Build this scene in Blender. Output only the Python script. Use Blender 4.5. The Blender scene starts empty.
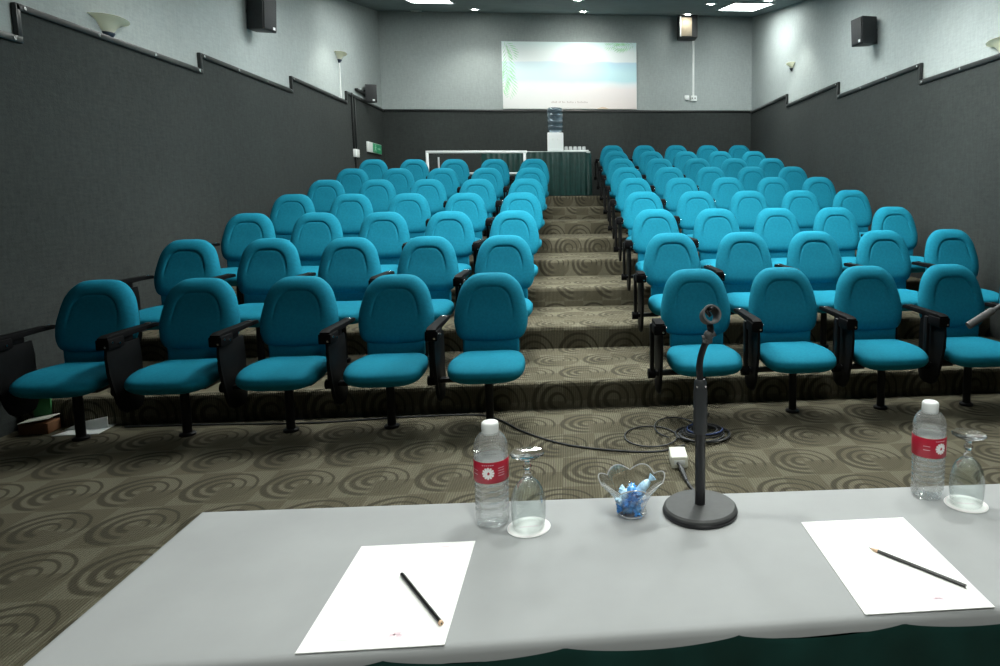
import bpy, bmesh, math, random
from mathutils import Vector, Matrix
PI = math.pi
rnd = random.Random(7)
scene = bpy.context.scene
COL = scene.collection

# ------------------------------------------------------------------ materials
def new_mat(name):
    m = bpy.data.materials.new(name); m.use_nodes = True
    nt = m.node_tree; nt.nodes.clear()
    out = nt.nodes.new('ShaderNodeOutputMaterial')
    return m, nt, out

def principled(name, col, rough=0.5, metal=0.0, spec=0.5, noise=None, bump=None, sheen=0.0, coat=0.0):
    """noise=(scale, amount, z-stretch) varies the colour; bump=(scale, strength, distance)."""
    m, nt, out = new_mat(name)
    b = nt.nodes.new('ShaderNodeBsdfPrincipled')
    nt.links.new(b.outputs[0], out.inputs[0])
    b.inputs['Base Color'].default_value = (*col, 1)
    b.inputs['Roughness'].default_value = rough
    b.inputs['Metallic'].default_value = metal
    b.inputs['Specular IOR Level'].default_value = spec
    b.inputs['Sheen Weight'].default_value = sheen
    b.inputs['Coat Weight'].default_value = coat
    tc = nt.nodes.new('ShaderNodeTexCoord')
    if noise:
        n = nt.nodes.new('ShaderNodeTexNoise'); n.inputs['Scale'].default_value = noise[0]; n.inputs['Detail'].default_value = 6
        nt.links.new(tc.outputs['Object'], n.inputs['Vector'])
        r = nt.nodes.new('ShaderNodeMapRange')
        r.inputs['From Min'].default_value = .3; r.inputs['From Max'].default_value = .7
        r.inputs['To Min'].default_value = 1 - noise[1]; r.inputs['To Max'].default_value = 1 + noise[1]
        nt.links.new(n.outputs['Fac'], r.inputs['Value'])
        v = nt.nodes.new('ShaderNodeVectorMath'); v.operation = 'SCALE'
        v.inputs[0].default_value = col
        nt.links.new(r.outputs[0], v.inputs['Scale'])
        nt.links.new(v.outputs[0], b.inputs['Base Color'])
    if bump:
        n = nt.nodes.new('ShaderNodeTexNoise'); n.inputs['Scale'].default_value = bump[0]; n.inputs['Detail'].default_value = 4
        nt.links.new(tc.outputs['Object'], n.inputs['Vector'])
        bp = nt.nodes.new('ShaderNodeBump'); bp.inputs['Strength'].default_value = bump[1]; bp.inputs['Distance'].default_value = bump[2]
        nt.links.new(n.outputs['Fac'], bp.inputs['Height'])
        nt.links.new(bp.outputs[0], b.inputs['Normal'])
    return m

def emission(name, col, strength):
    m, nt, out = new_mat(name)
    e = nt.nodes.new('ShaderNodeEmission'); e.inputs[0].default_value = (*col, 1); e.inputs[1].default_value = strength
    nt.links.new(e.outputs[0], out.inputs[0]); return m

def thin_glass(name, tint=(1, 1, 1), refl=0.12, edge=0.5, haze=0.0, haze_col=(1, 1, 1)):
    """thin-walled clear shell: mostly see-through, mirror-like towards grazing angles."""
    m, nt, out = new_mat(name)
    t = nt.nodes.new('ShaderNodeBsdfTransparent'); t.inputs[0].default_value = (*tint, 1)
    g = nt.nodes.new('ShaderNodeBsdfGlossy'); g.inputs['Roughness'].default_value = .04
    lw = nt.nodes.new('ShaderNodeLayerWeight'); lw.inputs['Blend'].default_value = edge
    mr = nt.nodes.new('ShaderNodeMapRange'); mr.inputs['To Min'].default_value = refl; mr.inputs['To Max'].default_value = .75
    nt.links.new(lw.outputs['Facing'], mr.inputs['Value'])
    pw = nt.nodes.new('ShaderNodeMath'); pw.operation = 'POWER'; pw.inputs[1].default_value = 1.6
    nt.links.new(mr.outputs[0], pw.inputs[0])
    mx = nt.nodes.new('ShaderNodeMixShader')
    nt.links.new(pw.outputs[0], mx.inputs[0]); nt.links.new(t.outputs[0], mx.inputs[1]); nt.links.new(g.outputs[0], mx.inputs[2])
    last = mx
    if haze:
        d = nt.nodes.new('ShaderNodeBsdfDiffuse'); d.inputs[0].default_value = (*haze_col, 1)
        m2 = nt.nodes.new('ShaderNodeMixShader'); m2.inputs[0].default_value = haze
        nt.links.new(mx.outputs[0], m2.inputs[1]); nt.links.new(d.outputs[0], m2.inputs[2]); last = m2
    nt.links.new(last.outputs[0], out.inputs[0]); return m

def water_glass(name, ior=1.33, clear=0.4, col=(1, 1, 1)):
    m, nt, out = new_mat(name)
    g = nt.nodes.new('ShaderNodeBsdfGlass'); g.inputs['IOR'].default_value = ior; g.inputs['Roughness'].default_value = .02; g.inputs[0].default_value = (*col, 1)
    t = nt.nodes.new('ShaderNodeBsdfTransparent'); t.inputs[0].default_value = (*col, 1)
    mx = nt.nodes.new('ShaderNodeMixShader'); mx.inputs[0].default_value = clear
    nt.links.new(g.outputs[0], mx.inputs[1]); nt.links.new(t.outputs[0], mx.inputs[2]); nt.links.new(mx.outputs[0], out.inputs[0])
    return m

class Ex:
    """tiny maths-node writer"""
    def __init__(s, nt): s.nt = nt
    def m(s, op, *a, clamp=False):
        n = s.nt.nodes.new('ShaderNodeMath'); n.operation = op; n.use_clamp = clamp
        for i, v in enumerate(a):
            if isinstance(v, (int, float)): n.inputs[i].default_value = v
            else: s.nt.links.new(v, n.inputs[i])
        return n.outputs[0]
    def step(s, x, a, b):   # smooth 0..1 as x goes a..b
        n = s.nt.nodes.new('ShaderNodeMapRange'); n.interpolation_type = 'SMOOTHSTEP'
        s.nt.links.new(x, n.inputs['Value'])
        n.inputs['From Min'].default_value = a; n.inputs['From Max'].default_value = b
        return n.outputs[0]
    def mix(s, f, c1, c2):
        n = s.nt.nodes.new('ShaderNodeMix'); n.data_type = 'RGBA'
        if isinstance(f, (int, float)): n.inputs[0].default_value = f
        else: s.nt.links.new(f, n.inputs[0])
        for k, c in ((6, c1), (7, c2)):
            if isinstance(c, tuple): n.inputs[k].default_value = (*c, 1)
            else: s.nt.links.new(c, n.inputs[k])
        return n.outputs[2]

def carpet_mat():
    m, nt, out = new_mat('swirl_carpet')
    e = Ex(nt)
    geo = nt.nodes.new('ShaderNodeNewGeometry')
    sp = nt.nodes.new('ShaderNodeSeparateXYZ'); nt.links.new(geo.outputs['Position'], sp.inputs[0])
    P = .36
    u = e.m('ADD', sp.outputs[0], 20 * P + .05)
    v = e.m('ADD', e.m('ADD', sp.outputs[1], sp.outputs[2]), 20 * P + .17)
    # rows of round motifs, every second row shifted half a motif
    row = e.m('FLOOR', e.m('DIVIDE', v, P))
    us = e.m('SUBTRACT', u, e.m('MULTIPLY', row, P * .48))
    us = e.m('ADD', us, 40 * P)
    lu = e.m('SUBTRACT', e.m('MULTIPLY', e.m('FRACT', e.m('DIVIDE', us, P)), P), P * .5)
    lv = e.m('SUBTRACT', e.m('MULTIPLY', e.m('FRACT', e.m('DIVIDE', v, P)), P), P * .5)
    wn = nt.nodes.new('ShaderNodeTexNoise'); wn.inputs['Scale'].default_value = 9; nt.links.new(geo.outputs['Position'], wn.inputs['Vector'])
    wob = e.m('MULTIPLY', e.m('SUBTRACT', wn.outputs['Fac'], .5), .012)
    lu2 = e.m('SUBTRACT', lu, .012)
    r = e.m('ADD', e.m('SQRT', e.m('ADD', e.m('MULTIPLY', lu2, lu2), e.m('MULTIPLY', lv, lv))), wob)
    ang = e.m('ARCTAN2', lv, lu2)                       # 0 = +x, pi = left
    # rings of .045 m pitch; wide at left, thin along the top, gone at lower right
    q = e.m('ABSOLUTE', e.m('SUBTRACT', e.m('FRACT', e.m('DIVIDE', e.m('ADD', r, .027), .052)), .5))
    left = e.m('MULTIPLY', e.m('SUBTRACT', 1.0, e.m('COSINE', e.m('SUBTRACT', ang, .5))), .5)      # 1 at far side of angle .5
    wid = e.m('ADD', e.m('MULTIPLY', left, .17), .13)
    ring = e.m('SUBTRACT', 1.0, e.step(e.m('DIVIDE', q, wid), .55, 1.4))
    inside = e.m('SUBTRACT', 1.0, e.step(r, .168, .178))
    core = e.step(r, .016, .024)
    gap = e.m('MULTIPLY', e.step(ang, -1.75, -1.35), e.m('SUBTRACT', 1.0, e.step(ang, -.45, -.1)))  # the open quarter
    ring = e.m('MULTIPLY', e.m('MULTIPLY', e.m('MULTIPLY', ring, inside), core), e.m('SUBTRACT', 1.0, e.m('MULTIPLY', gap, .92)))
    # square patches of lighter and darker pile
    ch = nt.nodes.new('ShaderNodeTexChecker'); ch.inputs['Scale'].default_value = 1 / (P * .5)
    cb = nt.nodes.new('ShaderNodeCombineXYZ'); nt.links.new(u, cb.inputs[0]); nt.links.new(v, cb.inputs[1]); cb.inputs[2].default_value = .01
    nt.links.new(cb.outputs[0], ch.inputs['Vector'])
    ch.inputs[1].default_value = (1, 1, 1, 1); ch.inputs[2].default_value = (0, 0, 0, 1)
    midtone = e.m('MULTIPLY', e.m('MULTIPLY', gap, inside), .75)
    base = e.mix(ch.outputs['Fac'], (.205, .188, .134), (.146, .132, .091))
    base = e.mix(midtone, base, (.122, .110, .076))
    colr = e.mix(e.m('MULTIPLY', ring, .93), base, (.066, .058, .041))
    # corded rib across the pile
    rib = e.m('SINE', e.m('MULTIPLY', u, 2 * PI / .0125))
    colr2 = e.mix(e.m('ADD', e.m('MULTIPLY', rib, .19), .19), colr, (.030, .027, .018))
    fn = nt.nodes.new('ShaderNodeTexNoise'); fn.inputs['Scale'].default_value = 240; nt.links.new(geo.outputs['Position'], fn.inputs['Vector'])
    colr3 = e.mix(e.m('MULTIPLY', e.step(fn.outputs['Fac'], .30, .72), .5), colr2, (.055, .050, .035))
    b = nt.nodes.new('ShaderNodeBsdfPrincipled'); b.inputs['Roughness'].default_value = .95; b.inputs['Specular IOR Level'].default_value = .1
    nt.links.new(colr3, b.inputs['Base Color'])
    bp = nt.nodes.new('ShaderNodeBump'); bp.inputs['Strength'].default_value = .5; bp.inputs['Distance'].default_value = .004
    nt.links.new(e.m('ADD', rib, fn.outputs['Fac']), bp.inputs['Height']); nt.links.new(bp.outputs[0], b.inputs['Normal'])
    nt.links.new(b.outputs[0], out.inputs[0])
    return m

def wall_cloth(name, col, amount=.2):
    """needle-felt wall covering with faint vertical and horizontal thread streaks"""
    m, nt, out = new_mat(name); e = Ex(nt)
    geo = nt.nodes.new('ShaderNodeNewGeometry')
    def nz(scale, vec):
        mp = nt.nodes.new('ShaderNodeMapping'); mp.inputs['Scale'].default_value = vec
        nt.links.new(geo.outputs['Position'], mp.inputs[0])
        n = nt.nodes.new('ShaderNodeTexNoise'); n.inputs['Scale'].default_value = scale; n.inputs['Detail'].default_value = 5
        nt.links.new(mp.outputs[0], n.inputs['Vector']); return n.outputs['Fac']
    a = nz(40, (1, 1, .25)); b2 = nz(40, (.3, .3, 1.4)); c = nz(.8, (1, 1, 1)); d = nz(120, (1, 1, 1))
    s = e.m('ADD', e.m('ADD', a, b2), e.m('ADD', c, d))
    f = e.m('ADD', e.m('MULTIPLY', e.m('SUBTRACT', s, 2.0), amount * 1.6), 1.0)
    v = nt.nodes.new('ShaderNodeVectorMath'); v.operation = 'SCALE'; v.inputs[0].default_value = col
    nt.links.new(f, v.inputs['Scale'])
    p = nt.nodes.new('ShaderNodeBsdfPrincipled'); p.inputs['Roughness'].default_value = .92; p.inputs['Specular IOR Level'].default_value = .15
    nt.links.new(v.outputs[0], p.inputs['Base Color'])
    bp = nt.nodes.new('ShaderNodeBump'); bp.inputs['Strength'].default_value = .35; bp.inputs['Distance'].default_value = .004
    nt.links.new(d, bp.inputs['Height']); nt.links.new(bp.outputs[0], p.inputs['Normal'])
    nt.links.new(p.outputs[0], out.inputs[0]); return m

def poster_mat():
    """beach picture: pale sky, two bands of sea, pink-white sand (object x 0..1 of width, z 0..1 of height)"""
    m, nt, out = new_mat('beach_print'); e = Ex(nt)
    tc = nt.nodes.new('ShaderNodeTexCoord'); sp = nt.nodes.new('ShaderNodeSeparateXYZ'); nt.links.new(tc.outputs['Generated'], sp.inputs[0])
    n = nt.nodes.new('ShaderNodeTexNoise'); n.inputs['Scale'].default_value = 3.5; n.inputs['Detail'].default_value = 3
    mp = nt.nodes.new('ShaderNodeMapping'); mp.inputs['Scale'].default_value = (1, 1, .35); nt.links.new(tc.outputs['Generated'], mp.inputs[0]); nt.links.new(mp.outputs[0], n.inputs['Vector'])
    z = e.m('ADD', sp.outputs[2], e.m('MULTIPLY', e.m('SUBTRACT', n.outputs['Fac'], .5), .10))
    cr = nt.nodes.new('ShaderNodeValToRGB'); nt.links.new(z, cr.inputs[0])
    el = cr.color_ramp.elements
    stops = [(0, (.92, .83, .80)), (.30, (.93, .86, .86)), (.38, (.86, .90, .93)), (.44, (.58, .84, .90)), (.56, (.60, .86, .93)),
             (.66, (.55, .80, .92)), (.695, (.58, .78, .92)), (.715, (.88, .95, .97)), (.85, (.90, .98, .98)), (1, (.72, .95, .95))]
    el[0].position, el[0].color = stops[0][0], (*stops[0][1], 1)
    el[1].position, el[1].color = stops[-1][0], (*stops[-1][1], 1)
    for p_, c in stops[1:-1]:
        k = el.new(p_); k.color = (*c, 1)
    # deeper blue towards the right, whiter in the middle left
    x = sp.outputs[0]
    pale = e.m('MULTIPLY', e.m('SUBTRACT', 1.0, e.step(x, .15, .9)), .55)
    col = e.mix(pale, cr.outputs[0], (.90, .97, .97))
    p = nt.nodes.new('ShaderNodeBsdfPrincipled'); p.inputs['Roughness'].default_value = .55
    nt.links.new(col, p.inputs['Base Color']); nt.links.new(p.outputs[0], out.inputs[0]); return m

M = {}
M['carpet'] = carpet_mat()
M['wall_light'] = wall_cloth('light_grey_wall_felt', (.365, .405, .40), .16)
M['wall_dark'] = wall_cloth('charcoal_wall_felt', (.040, .0455, .044), .30)
M['ceiling'] = principled('ceiling_paint', (.145, .185, .188), .8, noise=(3, .08))
M['front_wall'] = principled('front_wall_paint', (.30, .32, .32), .8, noise=(4, .06))
M['trim'] = principled('black_trim', (.012, .014, .014), .35)
M['screw'] = principled('bright_screw', (.75, .77, .77), .25, metal=.9)
M['fabric'] = principled('teal_seat_fabric', (.0095, .196, .292), .85, spec=.10, noise=(60, .08), bump=(700, .10, .002))
M['blackp'] = principled('black_plastic', (.005, .005, .0055), .6, spec=.06, noise=(20, .2))
M['blackm'] = principled('black_metal', (.006, .006, .0065), .45, spec=.25)
M['tablet'] = principled('black_laminate', (.007, .0075, .008), .55, spec=.1, noise=(30, .15))
M['bolt'] = principled('chrome_bolt', (.8, .8, .8), .18, metal=1.0)
M['tabletop'] = principled('plain_table_board', (.35, .27, .18), .6)
M['cloth'] = principled('grey_tablecloth', (.352, .365, .372), .85, spec=.2, noise=(5, .06), bump=(900, .10, .001))
M['skirt'] = principled('dark_green_satin', (.009, .044, .038), .42, spec=.45, noise=(14, .2))
M['paper'] = principled('white_paper', (.90, .91, .90), .7, spec=.3)
M['pinkprint'] = principled('faint_pink_print', (.82, .64, .71), .7)
M['greyprint'] = principled('faint_grey_print', (.66, .68, .68), .7)
M['pencil'] = principled('black_pencil_paint', (.008, .008, .008), .3)
M['wood'] = principled('bare_pencil_wood', (.72, .50, .33), .7)
M['lead'] = principled('graphite', (.05, .05, .05), .4)
M['pet'] = thin_glass('clear_bottle_plastic', (.97, .985, .985), .12, .45, haze=.11)  # white haze mixed in to stand for the bottle's bright sparkle
M['water'] = water_glass('still_water', 1.33, .60)
M['cap'] = principled('white_cap', (.85, .88, .88), .4, spec=.5)
M['label'] = principled('red_label', (.42, .012, .035), .4, noise=(30, .1))
M['white'] = principled('white_print', (.88, .88, .88), .5)
M['glass'] = thin_glass('clear_goblet_glass', (.95, .97, .965), .05, .42)
M['bowlglass'] = thin_glass('clear_bowl_glass', (.93, .97, .97), .16, .55)
M['bowlsolid'] = water_glass('bowl_glass', 1.45, .52)
M['rim'] = thin_glass('polished_glass_rim', (.9, .95, .95), .45, .6, haze=.25)
M['solidglass'] = water_glass('solid_clear_glass', 1.48, .12)
M['candy'] = principled('blue_foil', (.10, .42, .92), .22, spec=.8, noise=(120, .45), coat=.6, bump=(160, .5, .004))
M['candy2'] = principled('pale_blue_foil', (.50, .78, .98), .22, spec=.8, noise=(120, .4), coat=.6, bump=(160, .5, .004))
M['micbase'] = principled('matt_dark_grey_iron', (.050, .052, .053), .55, noise=(60, .1))
M['micdark'] = principled('black_lacquer', (.012, .012, .014), .35)
M['sleeve'] = principled('dark_slate_sleeve', (.026, .029, .032), .5)
M['rubber'] = principled('grey_rubber', (.085, .088, .09), .6)
M['cable'] = principled('dark_cable', (.030, .032, .035), .5)
M['bluecable'] = principled('blue_cable', (.02, .04, .12), .5)
M['adapter'] = principled('cream_plastic', (.72, .73, .64), .5)
M['whitep'] = principled('white_plastic', (.80, .83, .82), .4)
M['chrome'] = principled('whitish_steel', (.78, .81, .81), .32, metal=.25)
M['speaker'] = principled('black_speaker_case', (.014, .016, .018), .5, noise=(40, .2))
M['grille'] = principled('speaker_grille', (.022, .024, .026), .7, bump=(300, .5, .003))
M['tan'] = principled('tan_reflection', (.38, .31, .22), .5, noise=(6, .2))
M['sconce'] = principled('cream_glass_shade', (.78, .78, .68), .3, spec=.6)
m_, nt_, out_ = new_mat('cream_translucent_glass')
d_ = nt_.nodes.new('ShaderNodeBsdfDiffuse'); d_.inputs[0].default_value = (.90, .90, .78, 1)
t_ = nt_.nodes.new('ShaderNodeBsdfTranslucent'); t_.inputs[0].default_value = (.85, .85, .72, 1)
x_ = nt_.nodes.new('ShaderNodeMixShader'); x_.inputs[0].default_value = .55
nt_.links.new(d_.outputs[0], x_.inputs[1]); nt_.links.new(t_.outputs[0], x_.inputs[2]); nt_.links.new(x_.outputs[0], out_.inputs[0])
M['sconce'] = m_
M['sconcedark'] = principled('dark_blue_bracket', (.02, .03, .05), .4)
M['green'] = principled('green_sign', (.02, .36, .16), .4)
M['mint'] = principled('pale_green_mark', (.50, .80, .62), .4)
M['poster'] = poster_mat()
M['leaf'] = principled('printed_green_leaf', (.42, .80, .48), .55, noise=(9, .25))
M['caption'] = principled('printed_grey_caption', (.66, .60, .58), .6)
M['sandmark'] = principled('printed_shell', (.80, .62, .48), .6)
M['coolerwhite'] = principled('cooler_white', (.85, .88, .88), .35)
M['bluebottle'] = thin_glass('blue_water_bottle', (.72, .84, .93), .10, .45, haze=.04, haze_col=(.55, .72, .85))
M['cup'] = thin_glass('clear_cup', (.93, .95, .95), .12, .5, haze=.45, haze_col=(.9, .92, .92))
M['rtop'] = principled('pale_table_cover', (.50, .56, .55), .7)
M['panel'] = emission('panel_diffuser_light', (.95, 1.0, .965), 12)
M['panel_mid'] = emission('panel_diffuser_light_strong', (.95, 1.0, .965), 28)
M['panel_front'] = emission('panel_diffuser_light_soft', (.95, 1.0, .965), 5)
M['down'] = emission('downlight_lamp', (.97, 1.0, .93), 40)
M['deadlamp'] = principled('unlit_lamp_glass', (.62, .68, .68), .3)
M['lampring'] = principled('lamp_ring', (.45, .50, .50), .4, metal=.3)
M['carton'] = principled('brown_carton', (.22, .10, .045), .7, noise=(10, .2))
M['dkgreen'] = principled('green_plastic', (.03, .16, .05), .5)

# ------------------------------------------------------------------ mesh helpers
class MB:
    def __init__(s): s.bm = bmesh.new(); s.mi = 0
    def _tag(s, faces):
        for f in faces: f.material_index = s.mi
    def box(s, lo, hi, bev=0.0, seg=2, mat=None):
        c = [(a + b) / 2 for a, b in zip(lo, hi)]; d = [abs(b - a) for a, b in zip(lo, hi)]
        r = bmesh.ops.create_cube(s.bm, size=1, matrix=Matrix.Translation(c) @ Matrix.Diagonal((*d, 1)))
        vs = r['verts']
        s._tag({f for v in vs for f in v.link_faces})
        if bev:
            es = list({e for v in vs for e in v.link_edges})
            r2 = bmesh.ops.bevel(s.bm, geom=es, offset=bev, segments=seg, affect='EDGES', profile=.5)
            vs = list({v for f in r2['faces'] for v in f.verts} | {v for v in vs if v.is_valid})
            s._tag(r2['faces'])
        if mat is not None: bmesh.ops.transform(s.bm, matrix=mat, verts=vs)
        return s
    def lathe(s, prof, n=24, mat=None, a0=0.0, a1=2 * PI, rfun=None):
        full = abs(a1 - a0 - 2 * PI) < 1e-6
        cols = n if full else n + 1
        rings = []
        for (r, z) in prof:
            ring = []
            for k in range(cols):
                a = a0 + (a1 - a0) * k / n
                rr = rfun(r, z, a) if rfun else r
                ring.append(s.bm.verts.new((rr * math.cos(a), rr * math.sin(a), z)) if not isinstance(rr, tuple) else s.bm.verts.new(rr))
            rings.append(ring)
        fs = []
        for i in range(len(prof) - 1):
            for k in range(n if full else n):
                k2 = (k + 1) % cols
                if not full and k2 == 0: continue
                try: fs.append(s.bm.faces.new((rings[i][k], rings[i][k2], rings[i + 1][k2], rings[i + 1][k])))
                except ValueError: pass
        if full:
            for ring, rev in ((rings[0], True), (rings[-1], False)):
                if prof[0 if rev else -1][0] < 1e-4 : continue
        s._tag(fs)
        if mat is not None: bmesh.ops.transform(s.bm, matrix=mat, verts=[v for r in rings for v in r])
        return s
    def cyl(s, p, q, r, r2=None, n=16, cap=True):
        p, q = Vector(p), Vector(q); d = q - p
        m = Matrix.Translation((p + q) / 2) @ d.to_track_quat('Z', 'Y').to_matrix().to_4x4()
        g = bmesh.ops.create_cone(s.bm, cap_ends=cap, segments=n, radius1=r, radius2=r if r2 is None else r2, depth=d.length, matrix=m)
        s._tag({f for v in g['verts'] for f in v.link_faces}); return s
    def sphere(s, c, r, u=16, v=10, mat=None):
        m = Matrix.Translation(c) if mat is None else mat
        g = bmesh.ops.create_uvsphere(s.bm, u_segments=u, v_segments=v, radius=r, matrix=m)
        s._tag({f for w in g['verts'] for f in w.link_faces}); return s
    def tube(s, pts, r, n=8, closed=False):
        pts = [Vector(p) for p in pts]; N = len(pts); rings = []
        prevx = None
        for i, p in enumerate(pts):
            a = pts[(i - 1) % N] if (closed or i) else p; b = pts[(i + 1) % N] if (closed or i < N - 1) else p
            t = (b - a).normalized()
            if prevx is None: x = t.cross(Vector((0, 0, 1)) if abs(t.z) < .9 else Vector((0, 1, 0))).normalized()
            else: x = (prevx - t * prevx.dot(t)).normalized()
            prevx = x; y = x.cross(t)
            rr = r(i / (N - 1)) if callable(r) else r
            rings.append([s.bm.verts.new(p + rr * (math.cos(2 * PI * k / n) * x + math.sin(2 * PI * k / n) * y)) for k in range(n)])
        fs = []
        for i in range(N if closed else N - 1):
            A, B = rings[i], rings[(i + 1) % N]
            for k in range(n): fs.append(s.bm.faces.new((A[k], A[(k + 1) % n], B[(k + 1) % n], B[k])))
        if not closed: fs += [s.bm.faces.new(rings[0][::-1]), s.bm.faces.new(rings[-1])]
        s._tag(fs); return s
    def prism(s, poly, axis, a, b, bev=0.0):
        """polygon in the plane across `axis` (x: (y,z), y: (x,z), z: (x,y)) from a to b"""
        def P(u, v, w): return {'x': (w, u, v), 'y': (u, w, v), 'z': (u, v, w)}[axis]
        A = [s.bm.verts.new(P(u, v, a)) for u, v in poly]; B = [s.bm.verts.new(P(u, v, b)) for u, v in poly]
        fs = [s.bm.faces.new(A[::-1]), s.bm.faces.new(B)]
        n = len(poly)
        for k in range(n): fs.append(s.bm.faces.new((A[k], A[(k + 1) % n], B[(k + 1) % n], B[k])))
        s._tag(fs)
        if bev:
            es = list({e for f in fs[:2] for e in f.edges})
            r2 = bmesh.ops.bevel(s.bm, geom=es, offset=bev, segments=2, affect='EDGES', profile=.5); s._tag(r2['faces'])
        return s
    def grid(s, rows, close_u=False):
        """rows: list of lists of points"""
        V = [[s.bm.verts.new(p) for p in r] for r in rows]; fs = []
        for i in range(len(V) - 1):
            n = len(V[i])
            for k in range(n if close_u else n - 1):
                fs.append(s.bm.faces.new((V[i][k], V[i][(k + 1) % n], V[i + 1][(k + 1) % n], V[i + 1][k])))
        s._tag(fs); return V
    def mesh(s, name, mats, smooth=True, angle=40):
        bmesh.ops.recalc_face_normals(s.bm, faces=s.bm.faces)
        if smooth:
            for f in s.bm.faces: f.smooth = True
            lim = math.radians(angle)
            for e in s.bm.edges:
                e.smooth = not (len(e.link_faces) == 2 and e.calc_face_angle(0) > lim)
        me = bpy.data.meshes.new(name); s.bm.to_mesh(me); s.bm.free()
        for m in (mats if isinstance(mats, (list, tuple)) else [mats]): me.materials.append(m)
        return me
    def build(s, name, mats, parent=None, smooth=True, angle=40):
        o = bpy.data.objects.new(name, s.mesh(name, mats, smooth, angle)); COL.objects.link(o)
        if parent is not None: o.parent = parent
        return o

def tag(o, label, cat, group=None):
    o['label'] = label; o['category'] = cat
    if group: o['group'] = group
    return o
def thing(name, label, cat, loc=(0, 0, 0), rotz=0.0, group=None):
    o = bpy.data.objects.new(name, None); COL.objects.link(o); o.empty_display_size = .05
    o.location = loc; o.rotation_euler = (0, 0, rotz); return tag(o, label, cat, group)
def struct(name, mb, mats, smooth=False):
    o = mb.build(name, mats, None, smooth); o['kind'] = 'structure'; return o
def copy_tree(o, parent=None):
    c = o.copy(); COL.objects.link(c)
    if parent is not None: c.parent = parent
    for ch in KIDS.get(o.name, []): copy_tree(ch, c)
    return c
KIDS = {}
def index_kids():
    KIDS.clear()
    for o in bpy.data.objects:
        if o.parent: KIDS.setdefault(o.parent.name, []).append(o)

def catmull(pts, n, closed=True):
    out = []; N = len(pts)
    for i in range(N if closed else N - 1):
        p0, p1, p2, p3 = [Vector(pts[(i + k) % N] if closed else pts[min(max(i + k, 0), N - 1)]) for k in (-1, 0, 1, 2)]
        for j in range(n):
            t = j / n
            out.append(.5 * ((2 * p1) + (-p0 + p2) * t + (2 * p0 - 5 * p1 + 4 * p2 - p3) * t * t + (-p0 + 3 * p1 - 3 * p2 + p3) * t ** 3))
    if not closed: out.append(Vector(pts[-1]))
    return out
def smooth01(x, a, b):
    t = min(max((x - a) / (b - a), 0), 1); return t * t * (3 - 2 * t)

# ------------------------------------------------------------------ room
XL, XR, YB, YF = -3.36, 3.56, 12.83, -3.2
RISE, RUN, Y1 = .178, .9906, 4.283          # seating tiers
def tier_z(k): return RISE * k
def ceil_z(y): return max(3.0, 4.78 - .18 * (YB - y))

b = MB(); b.box((XL - .2, YF - .2, -.12), (XR + .2, Y1 + .05, 0)); struct('floor', b, M['carpet'])
# eight carpeted tiers climbing to the back wall, one stepped body with softly rounded nosings
b = MB(); prof = [(Y1, -.1)]
for k in range(8):
    y = Y1 + RUN * k; z0, z1 = tier_z(k), tier_z(k + 1)
    prof += [(y, z0), (y - .006, z1 - .03), (y, z1 - .010), (y + .012, z1)]
prof += [(YB + .1, tier_z(8)), (YB + .1, -.1)]
b.prism(prof, 'x', XL - .1, XR + .1)
o = struct('floor_tiers', b, M['carpet'])

def dado_wall(name, xw, sgn, teeth, last):
    """side wall at x = xw: light upper cloth, dark lower cloth up to the saw-tooth trim line (20 mm proud)."""
    b = MB()
    top = 5.2
    b.box((xw, YF, -.1), (xw - sgn * .2, YB + .2, top))                       # upper light wall body
    b.mi = 1
    segs = []; y0 = YF; 
    for (y1, z) in teeth: segs.append((y0, y1, z)); y0 = y1
    segs.append((y0, YB, last))
    for (a, c, z) in segs:
        b.box((xw - sgn * .002, a, -.05), (xw + sgn * .014, c, z))
    struct(name, b, [M['wall_light'], M['wall_dark']])
    return segs
segL = dado_wall('wall_left', XL, 1, [(2.5, 2.20), (4.55, 2.37), (6.63, 2.568), (8.69, 2.712), (10.76, 2.873)], 3.022)
segR = dado_wall('wall_right', XR, -1, [(2.4, 2.16), (4.47, 2.33), (6.54, 2.50), (8.60, 2.67), (10.67, 2.835)], 3.0)
b = MB(); b.box((XL, YB, -.1), (XR, YB + .2, 5.2)); b.mi = 1; b.box((XL, YB - .014, 1.3), (XR, YB + .002, 3.02)); struct('wall_rear', b, [M['wall_light'], M['wall_dark']])
b = MB(); b.box((XL - .2, YF - .2, -.1), (XR + .2, YF, 5.2)); struct('wall_front', b, M['front_wall'])
b = MB()
pr = [(YF - .2, 3.0), (YB - (4.78 - 3.0) / .18, 3.0), (YB + .2, ceil_z(YB + .2)), (YB + .2, ceil_z(YB) + .4), (YF - .2, 3.4)]
b.prism(pr, 'x', XL - .2, XR + .2); struct('ceiling', b, M['ceiling'])

tn = [0]
def trim_run(xw, sgn, y0, y1, z, riser_to=None):
    """one length of black cove trim with bright screw heads; riser_to adds the upright return at its far end"""
    tn[0] += 1
    b = MB(); x0, x1 = xw, xw + sgn * .034
    b.box((x0, y0 - .016, z - .022), (x1, y1 + .016, z + .022), .006)
    if riser_to: b.box((x0, y1 - .018, z + .015), (x1, y1 + .018, riser_to + .02), .006)
    b.mi = 1
    ys = [y0 + .05 + (y1 - y0 - .1) * k / 3 for k in range(4)]
    for y in ys: b.cyl((x1 - sgn * .002, y, z), (x1 + sgn * .004, y, z), .011, n=10)
    struct('trim_%d' % tn[0], b, [M['trim'], M['screw']], True)
for segs, xw, sg in ((segL, XL, 1), (segR, XR, -1)):
    for i, (a, c, z) in enumerate(segs):
        if c < 2: continue
        trim_run(xw, sg, a, c, z, segs[i + 1][2] if i + 1 < len(segs) else None)
tn[0] += 1
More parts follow.
